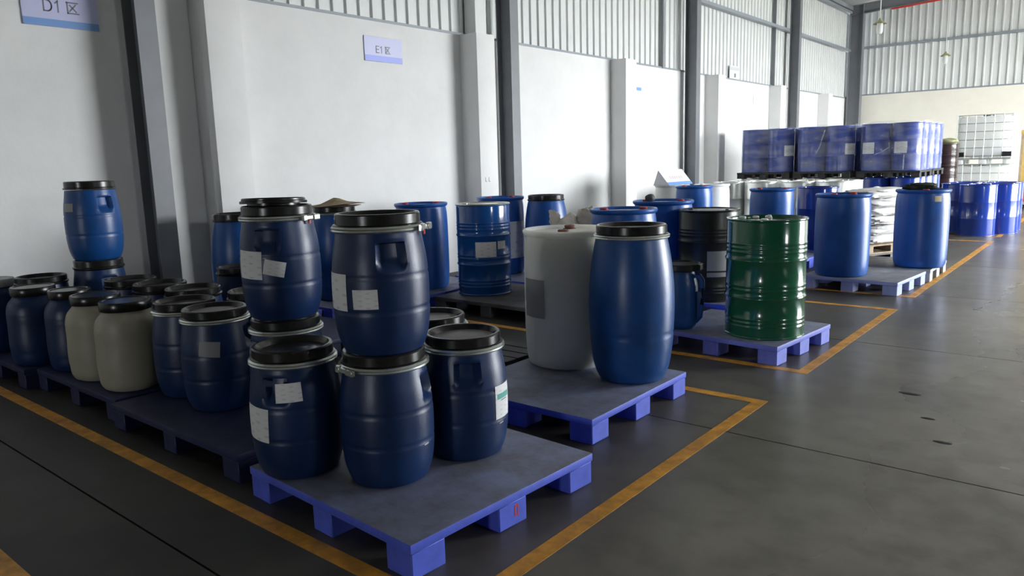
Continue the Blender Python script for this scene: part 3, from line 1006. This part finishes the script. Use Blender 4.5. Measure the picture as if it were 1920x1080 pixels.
# tent sign on the white drum
t = thing('tent_sign', 'white folded tent-shaped sign with a blue strip on a drum', 'sign', (-5.88, 11.42, Z1 + .901))
L, B, A = .42, .115, .245
v = [(-B, -L, 0), (B + .06, -L, 0), (-.03, -L, A), (-B, L, 0), (B + .06, L, 0), (-.03, L, A)]
link('sign_fold', mesh('sign_fold', v, [(0, 1, 2), (3, 5, 4), (0, 2, 5, 3), (1, 4, 5, 2), (0, 3, 4, 1)], M_SIGNW), t)
ex = Vector((B + .06 + .03, 0, -A)).normalized()
nn = Vector((A, 0, B + .06 + .03)).normalized()


def on_face(y0, y1, s0, s1, mm, nm, par, lab=None):
    p = [Vector((-.03, 0, A)) + ex * s + Vector((0, yy, 0)) + nn * .002 for s, yy in ((s0, y0), (s1, y0), (s1, y1), (s0, y1))]
    return link(nm, mesh(nm, p, [(0, 1, 2, 3)], mm), par, label=lab)


SL = math.hypot(B + .09, A)
on_face(-L, L, SL * .80, SL, M_SIGNB, 'sign_strip', t, 'blue strip along the lower edge')
for i in range(6):
    y0 = -L * .55 + i * L * .19
    on_face(y0, y0 + L * .14, SL * .42, SL * .62, M_PINK if i % 2 else M_GREYP, 'printed_character', t)

# white sacks
GS = 'white sacks on the wooden pallet'
lay = ['bottom', 'second from below', 'middle', 'fourth from below', 'fifth from below', 'topmost']
z = .27
ca, sa = math.cos(R(65)), math.sin(R(65))
for i in range(6):
    hgt = .122
    ox, oy = random.uniform(-.04, .04), random.uniform(-.03, .03)
    o = link('woven_sack', blob('woven_sack', .93, .56, hgt, M_SACK, 40 + i, .055, 8, .6, 34, 16), None, (-2.63 + ox * ca - oy * sa, 11.10 + ox * sa + oy * ca, z), (R(random.uniform(-2, 2)), R(random.uniform(-2, 2)), R(65 + random.uniform(-6, 6))))
    o['label'] = 'white woven sack, %s of the pile on the wooden pallet' % lay[i]
    o['category'] = 'sack'
    o['group'] = GS
    z += hgt * 1.0

# ------------------------------------------------------------------ silver drums and wrapped stacks
GSV = 'silver drums in front of the wrapped stacks'
i = 0
names = ['first', 'second', 'third', 'fourth']
for pi, px in enumerate((-5.35, -4.10)):
    lab = ('left', 'right')[pi]
    plastic_pallet('pallet under the %s four silver drums' % ('wall-side' if pi == 0 else 'aisle-side'), px - .6, px + .6, 12.95, 14.15, 0, M_PALBLK, M_PALBLK)
    for dx in (-.298, .298):
        for dy in (-.298, .298):
            steel_drum('silver drum, %s of the %s pallet, %s row' % ('wall side' if dx < 0 else 'aisle side', 'wall-side' if pi == 0 else 'aisle-side', 'front' if dy < 0 else 'rear'), (px + dx, 13.55 + dy, Z1), 90 * (i % 2), .288, .88, M_SILVER, GSV)
            i += 1


def wrap_mesh(w, z0, z1, seed):
    rnd = random.Random(seed)
    r = .266
    v, f = [], []
    rows = 12
    per = []
    hw = w / 2
    for cx_, cy_, a0 in ((hw - r, hw - r, 0), (-hw + r, hw - r, 90), (-hw + r, -hw + r, 180), (hw - r, -hw + r, 270)):
        for q in range(9):
            a = R(a0 + q * 90 / 8)
            per.append((cx_ + (r + .006) * math.cos(a), cy_ + (r + .006) * math.sin(a)))
    n = len(per)
    for j in range(rows + 1):
        z = z0 + (z1 - z0) * j / rows
        for i2, (x, yy) in enumerate(per):
            k = 1 + .006 * math.sin(5 * z * 3 + i2 * .9 + seed) * rnd.random()
            zz = z + (0.02 * math.sin(i2 * .7 + seed) if j == rows else 0)
            v.append((x * k, yy * k, zz))
    for j in range(rows):
        for i2 in range(n):
            i3 = (i2 + 1) % n
            f.append((j * n + i2, j * n + i3, (j + 1) * n + i3, (j + 1) * n + i2))
    return mesh('stretch_film', v, f, M_FILM, True, 60)


STK = [('wall-side', -5.85, 15.92), ('middle', -4.68, 15.92), ('aisle-side', -3.48, 15.92), ('rear aisle-side', -3.48, 17.10)]
PH = .125
for si, (nm, px, py) in enumerate(STK):
    low = M_SILVER if si < 2 else M_BLUER
    lown = 'silver' if si < 2 else 'blue'
    plastic_pallet('floor pallet of the %s wrapped stack' % nm, px - .55, px + .55, py - .55, py + .55, 0, M_PALBLK, M_PALBLK, PH)
    for dx in (-.270, .270):
        for dy in (-.270, .270):
            w = ('front' if dy < 0 else 'rear') + (' wall-side' if dx < 0 else ' aisle-side')
            steel_drum('%s lower-tier drum, %s of the %s wrapped stack' % (lown, w, nm), (px + dx, py + dy, PH), 0, .266, .88, low, 'lower-tier drums of the wrapped stacks')
    z2 = PH + .884
    plastic_pallet('upper pallet of the %s wrapped stack' % nm, px - .55, px + .55, py - .55, py + .55, 0, M_PALBLK if si < 3 else M_PALBLK, M_PALBLK, PH, z2)
    z3 = z2 + PH
    for dx in (-.270, .270):
        for dy in (-.270, .270):
            w = ('front' if dy < 0 else 'rear') + (' wall-side' if dx < 0 else ' aisle-side')
            pp = ()
            if dy < 0 and si == 2:
                pp = ((-112 if dx < 0 else -108, .43, .25, .21, 0, M_PAPER),)
            if dy < 0 and si < 2 and dx > 0:
                pp = ((-30, .43, .25, .21, 0, M_PAPER),)
            steel_drum('blue upper-tier drum, %s of the %s wrapped stack' % (w, nm), (px + dx, py + dy, z3), 0, .266, .88, M_BLUER, 'upper-tier drums of the wrapped stacks', pp)
    t = thing('stretch_wrap', 'clear film wrapped around the upper %s drums' % nm, 'film', (px, py, 0))
    link('stretch_film', wrap_mesh(1.08, z3 + .01, z3 + .90, si), t)
    # a twisted tail of film
    if si in (1, 2):
        link('film_tail', tube('film_tail', [(.05, -.565, z3 + .80), (.0, -.57, z3 + .62), (-.03, -.575, z3 + .50), (-.10, -.565, z3 + .36)] if si == 1 else [(-.25, -.565, z3 + .30), (-.1, -.57, z3 + .36), (.02, -.57, z3 + .44), (.0, -.565, z3 + .52)], .010, M_FILM, 6), t)

GB = 'glossy blue steel drums beside the aisle'
for (x, yy, lab) in ((-1.98, 15.28, 'glossy blue aisle drum standing frontmost of its group'), (-1.71, 15.85, 'glossy blue aisle drum nearest the yellow line'), (-2.36, 15.90, 'glossy blue aisle drum of the second row, stack side'), (-1.72, 16.47, 'glossy blue aisle drum at the line, third row'), (-2.33, 16.52, 'glossy blue aisle drum at the back, stack side')):
    steel_drum(lab, (x, yy, 0), 0, .286, .88, M_BLUER, GB)


# ------------------------------------------------------------------ caged totes at the back
def tote(label, x, y, z):
    t = thing('caged_tote', label, 'tank', (x, y, z), 0, 'white caged tanks stacked at the back')
    W, D = 1.10, 1.00
    v, f = boxes([(-W / 2 + .04, W / 2 - .04, -D / 2 + .04, D / 2 - .04, .16, 1.10)])
    link('tank_bottle', cached('tote_b', lambda: bevel_me('tank_bottle', v, f, M_IBC, .06, 4)), t, label='white plastic inner tank')
    link('tank_cap', cached('tote_c', lambda: lathe('tank_cap', [(.11, 0), (.11, .03), (.09, .04), (.001, .04)], M_LID, 24)), t, (0, 0, 1.10), label='black screw cap')
    ringpts = [(-W / 2, -D / 2), (W / 2, -D / 2), (W / 2, D / 2), (-W / 2, D / 2)]

    def rr():
        p = []
        for i, (a, b) in enumerate(ringpts):
            c, d = ringpts[(i + 1) % 4]
            for s in (.02, .5, .98):
                p.append((a + (c - a) * s, b + (d - b) * s, 0))
        return tube('cage_bar', p, .010, M_CAGE, 6, True)
    rm = cached('tote_ring', rr)
    for k in range(6):
        link('cage_bar', rm, t, (0, 0, .19 + k * .187))
    vm = cached('tote_v', lambda: tube('cage_upright', [(0, 0, .14), (0, 0, 1.13)], .010, M_CAGE, 6))
    for i in range(7):
        xx = -W / 2 + W * i / 6
        for yy in (-D / 2 - .004, D / 2 + .004):
            link('cage_upright', vm, t, (xx, yy, 0))
    for i in range(1, 6):
        yy = -D / 2 + D * i / 6
        for xx in (-W / 2 - .004, W / 2 + .004):
            link('cage_upright', vm, t, (xx, yy, 0))
    v2, f2 = boxes([(-W / 2, W / 2, -D / 2, D / 2, .105, .14)])
    link('base_deck', cached('tote_d', lambda: mesh('base_deck', v2, f2, M_CAGE)), t)
    fv, ff = boxes([(-.075, .075, -.075, .075, 0, .105)])
    fm = cached('tote_f', lambda: bevel_me('foot', fv, ff, M_IBC, .008, 1))
    for i in (-1, 0, 1):
        for j in (-1, 0, 1):
            link('foot', fm, t, (i * (W / 2 - .075), j * (D / 2 - .075), 0), label='white base block')
    cv, cf = boxes([(-.09, .09, -.012, .012, -.055, .055)])
    cm = cached('tote_corner', lambda: mesh('corner_guard', cv, cf, M_LID))
    for i in (-1, 1):
        link('corner_guard', cm, t, (i * (W / 2 - .08), -D / 2 - .022, .225), label='black corner guard')
    return t


tote('lower white caged tank at the back, on the floor', -2.66, 21.1, 0)
tote('upper white caged tank at the back, on another tank', -2.64, 21.1, 1.145)

# brown drums with a folded olive sheet between the stacks and the tanks
slat_pallet('timber pallet under the dark brown drums at the back', -3.85, -2.95, 19.1, 20.0, 0, .14, M_WOOD)
steel_drum('dark brown steel drum, lower of two beside the caged tanks', (-3.22, 19.55, .14), 0, .25, .74, M_BROWN)
steel_drum('dark brown steel drum, upper of two beside the caged tanks', (-3.22, 19.55, .884), 0, .25, .74, M_BROWN)
o = thing('folded_sheet', 'folded olive sheet on top of the brown drums', 'sheet', (-3.20, 19.55, 1.628))
link('cloth', blob('cloth', .42, .40, .12, M_OLIVE, 31, .06, 6, .7, 20, 12), o)

# yellow wrapped carton on a stand at the right edge of the view
t = thing('wooden_crate', 'tall yellow wrapped crate at the right edge by the tanks', 'crate', (-1.55, 22.5, .62))
v, f = boxes([(-.50, .50, -.4, .4, .0, 1.24)])
link('crate_body', bevel_me('crate_body', v, f, M_YEL, .02, 2), t)
v, f = boxes([(-.515, .515, -.415, .415, 1.20, 1.30)])
link('crate_lid', bevel_me('crate_lid', v, f, M_YEL, .015, 2), t)
v, f = boxes([(-.505, -.45, -.407, -.40, 0, 1.2), (.45, .505, -.407, -.40, 0, 1.2)])
link('crate_batten', mesh('crate_batten', v, f, M_WOOD), t)
t = thing('hand_cart', 'low dark cart with red side under the yellow crate', 'cart', (-1.55, 22.4, 0))
v, f = boxes([(-.55, .55, -.42, .42, .54, .62)])
link('cart_deck', bevel_me('cart_deck', v, f, M_LID, .01, 1), t)
v, f = boxes([(-.50, -.20, -.36, .3, .20, .54)])
link('side_box', bevel_me('side_box', v, f, M_RED, .02, 2), t, label='red box under the deck')
v, f = boxes([(-.2, .5, -.36, .36, .20, .54)])
link('side_box', bevel_me('side_box', v, f, M_STEEL, .02, 2), t)
v, f = boxes([(-.55, .55, -.43, -.38, .13, .20), (-.55, .55, .38, .43, .13, .20)])
link('cart_frame', mesh('cart_frame', v, f, M_GIRT), t)
for sx in (-1, 1):
    for sy in (-1, 1):
        link('wheel', lathe('wheel', [(.03, -.025), (.062, -.025), (.068, -.018), (.068, .018), (.062, .025), (.03, .025)], M_LID, 20), t, (sx * .42, sy * .33, .068), (R(90), 0, 0))


# ------------------------------------------------------------------ wall signs
def strokes(name, segs, w, th, material, parent, origin, size):
    """characters as raised strokes on a board facing +X: (y, z) polyline segments in a unit box"""
    v, f = [], []
    for (a, b, c, d) in segs:
        p0 = Vector((0, a * size, b * size))
        p1 = Vector((0, c * size, d * size))
        t = (p1 - p0).normalized()
        n = Vector((0, -t.z, t.y)) * w / 2
        e = t * w / 2
        k = len(v)
        for q in (p0 - e + n, p0 - e - n, p1 + e - n, p1 + e + n):
            v += [q, q + Vector((th, 0, 0))]
        f += [(k + 1, k + 3, k + 5, k + 7), (k, k + 1, k + 7, k + 6), (k, k + 2, k + 3, k + 1), (k + 2, k + 4, k + 5, k + 3), (k + 4, k + 6, k + 7, k + 5)]
    return link(name, mesh(name, v, f, material), parent, origin)


def arc(cx_, cy_, rx, ry, a0, a1, n=8):
    p = [(cx_ + rx * math.cos(R(a0 + (a1 - a0) * i / n)), cy_ + ry * math.sin(R(a0 + (a1 - a0) * i / n))) for i in range(n + 1)]
    return [(*p[i], *p[i + 1]) for i in range(n)]


CH = {
    'D': [(0, 0, 0, 1), (0, 1, .32, 1), (0, 0, .32, 0)] + arc(.32, .5, .38, .5, -90, 90),
    'E': [(0, 0, 0, 1), (0, 1, .6, 1), (0, .52, .54, .52), (0, 0, .6, 0)],
    '1': [(.3, 0, .3, 1), (.3, 1, .08, .80)],
    'qu': [(0, 1.0, 1.0, 1.0), (.06, 1.0, .06, 0), (.06, 0, 1.02, 0), (.80, .82, .24, .20), (.28, .76, .82, .18)],
}


def wall_sign(label, y0, y1, z0, z1, text=None, strip=M_SIGNB, board=M_SIGN, sh=.06, ts=.085, tz=None, ty=None):
    t = thing('wall_sign', label, 'sign', (XL + .001, y0, z0))
    v, f = boxes([(0, .012, 0, y1 - y0, 0, z1 - z0)])
    link('sign_board', bevel_me('sign_board', v, f, board, .002, 1), t)
    if strip:
        v, f = boxes([(.0121, .0135, 0.003, y1 - y0 - .003, 0.002, sh)])
        link('sign_strip', mesh('sign_strip', v, f, strip), t, label='blue strip along the lower edge')
    yy = ty
    for ch in (text or ()):
        strokes('printed_character', CH[ch], ts * .12, .002, M_INK, t, (.0121, yy, tz), ts)
        yy += ts * {'D': .95, 'E': .82, '1': .75, 'qu': 1.2}[ch] + (ts * .35 if ch == '1' else 0)
    return t


wall_sign('lavender sign reading D1 on the white wall, blue strip below', 2.44, 3.04, 2.72, 3.05, ('D', '1', 'qu'), M_SIGNB, ts=.088, tz=.125, ty=.17)
wall_sign('lavender sign reading E1 in the middle of the white wall', 6.04, 6.64, 2.73, 3.02, ('E', '1', 'qu'), M_SIGNL, sh=.07, ts=.075, tz=.105, ty=.18)
wall_sign('white sign with blue strip half hidden behind a pilaster', 12.03, 12.62, 2.73, 3.06, None, M_SIGNB, M_SIGNW)
t = wall_sign('small white sign with a grey line right of the third column', 18.05, 18.75, 2.72, 3.02, None, None, M_SIGNW)
for i in range(3):
    v, f = boxes([(.0121, .0135, .16 + i * .13, .25 + i * .13, .10, .20)])
    link('printed_character', mesh('printed_character', v, f, M_GREYP), t)
v, f = boxes([(.0121, .0135, .10, .60, .02, .055)])
link('printed_character', mesh('printed_character', v, f, M_GREYP), t)
t = thing('wall_sign', 'small grey-topped notice above the white wall', 'sign', (XL + .012, 16.6, WT + .03))
v, f = boxes([(0, .01, 0, .55, 0, .28)])
link('sign_board', mesh('sign_board', v, f, M_SIGNW), t)
v, f = boxes([(.0101, .012, .02, .52, .18, .26)])
link('sign_strip', mesh('sign_strip', v, f, M_GREYP), t, label='grey strip along the upper edge')
v, f = boxes([(.0101, .012, .24, .34, .03, .12)])
link('printed_character', mesh('printed_character', v, f, M_INK), t)


# ------------------------------------------------------------------ hanging lamps
def lamp(label, x, y, z):
    t = thing('pendant_lamp', label, 'lamp', (x, y, z), 0, 'pendant lamps')
    zr = roof_z(x) - .01
    link('cord', tube('cord', [(0, 0, .07), (0, 0, zr - z)], .010, M_CORD, 6), t)
    link('lamp_shade', cached('shade', lambda: lathe('lamp_shade', [(.022, .075), (.028, .045), (.05, .02), (.135, -.035), (.14, -.042), (.13, -.038), (.045, .012), (.02, .03)], M_OLIVE, 28)), t)
    link('glass_jar', cached('jar', lambda: lathe('glass_jar', [(.045, -.005), (.062, -.03), (.068, -.10), (.066, -.20), (.045, -.245), (.001, -.25)], M_GLASS, 24)), t, label='clear glass jar around the bulb')
    link('bulb', cached('bulb', lambda: lathe('bulb', [(.018, -.01), (.02, -.05), (.034, -.10), (.036, -.13), (.026, -.16), (.001, -.168)], M_BUNGW, 16)), t)


lamp('hanging lamp with olive shade nearer the corner column', -4.38, 18.0, 4.24)
lamp('hanging lamp with olive shade farther right near the back wall', -4.16, 24.2, 4.10)
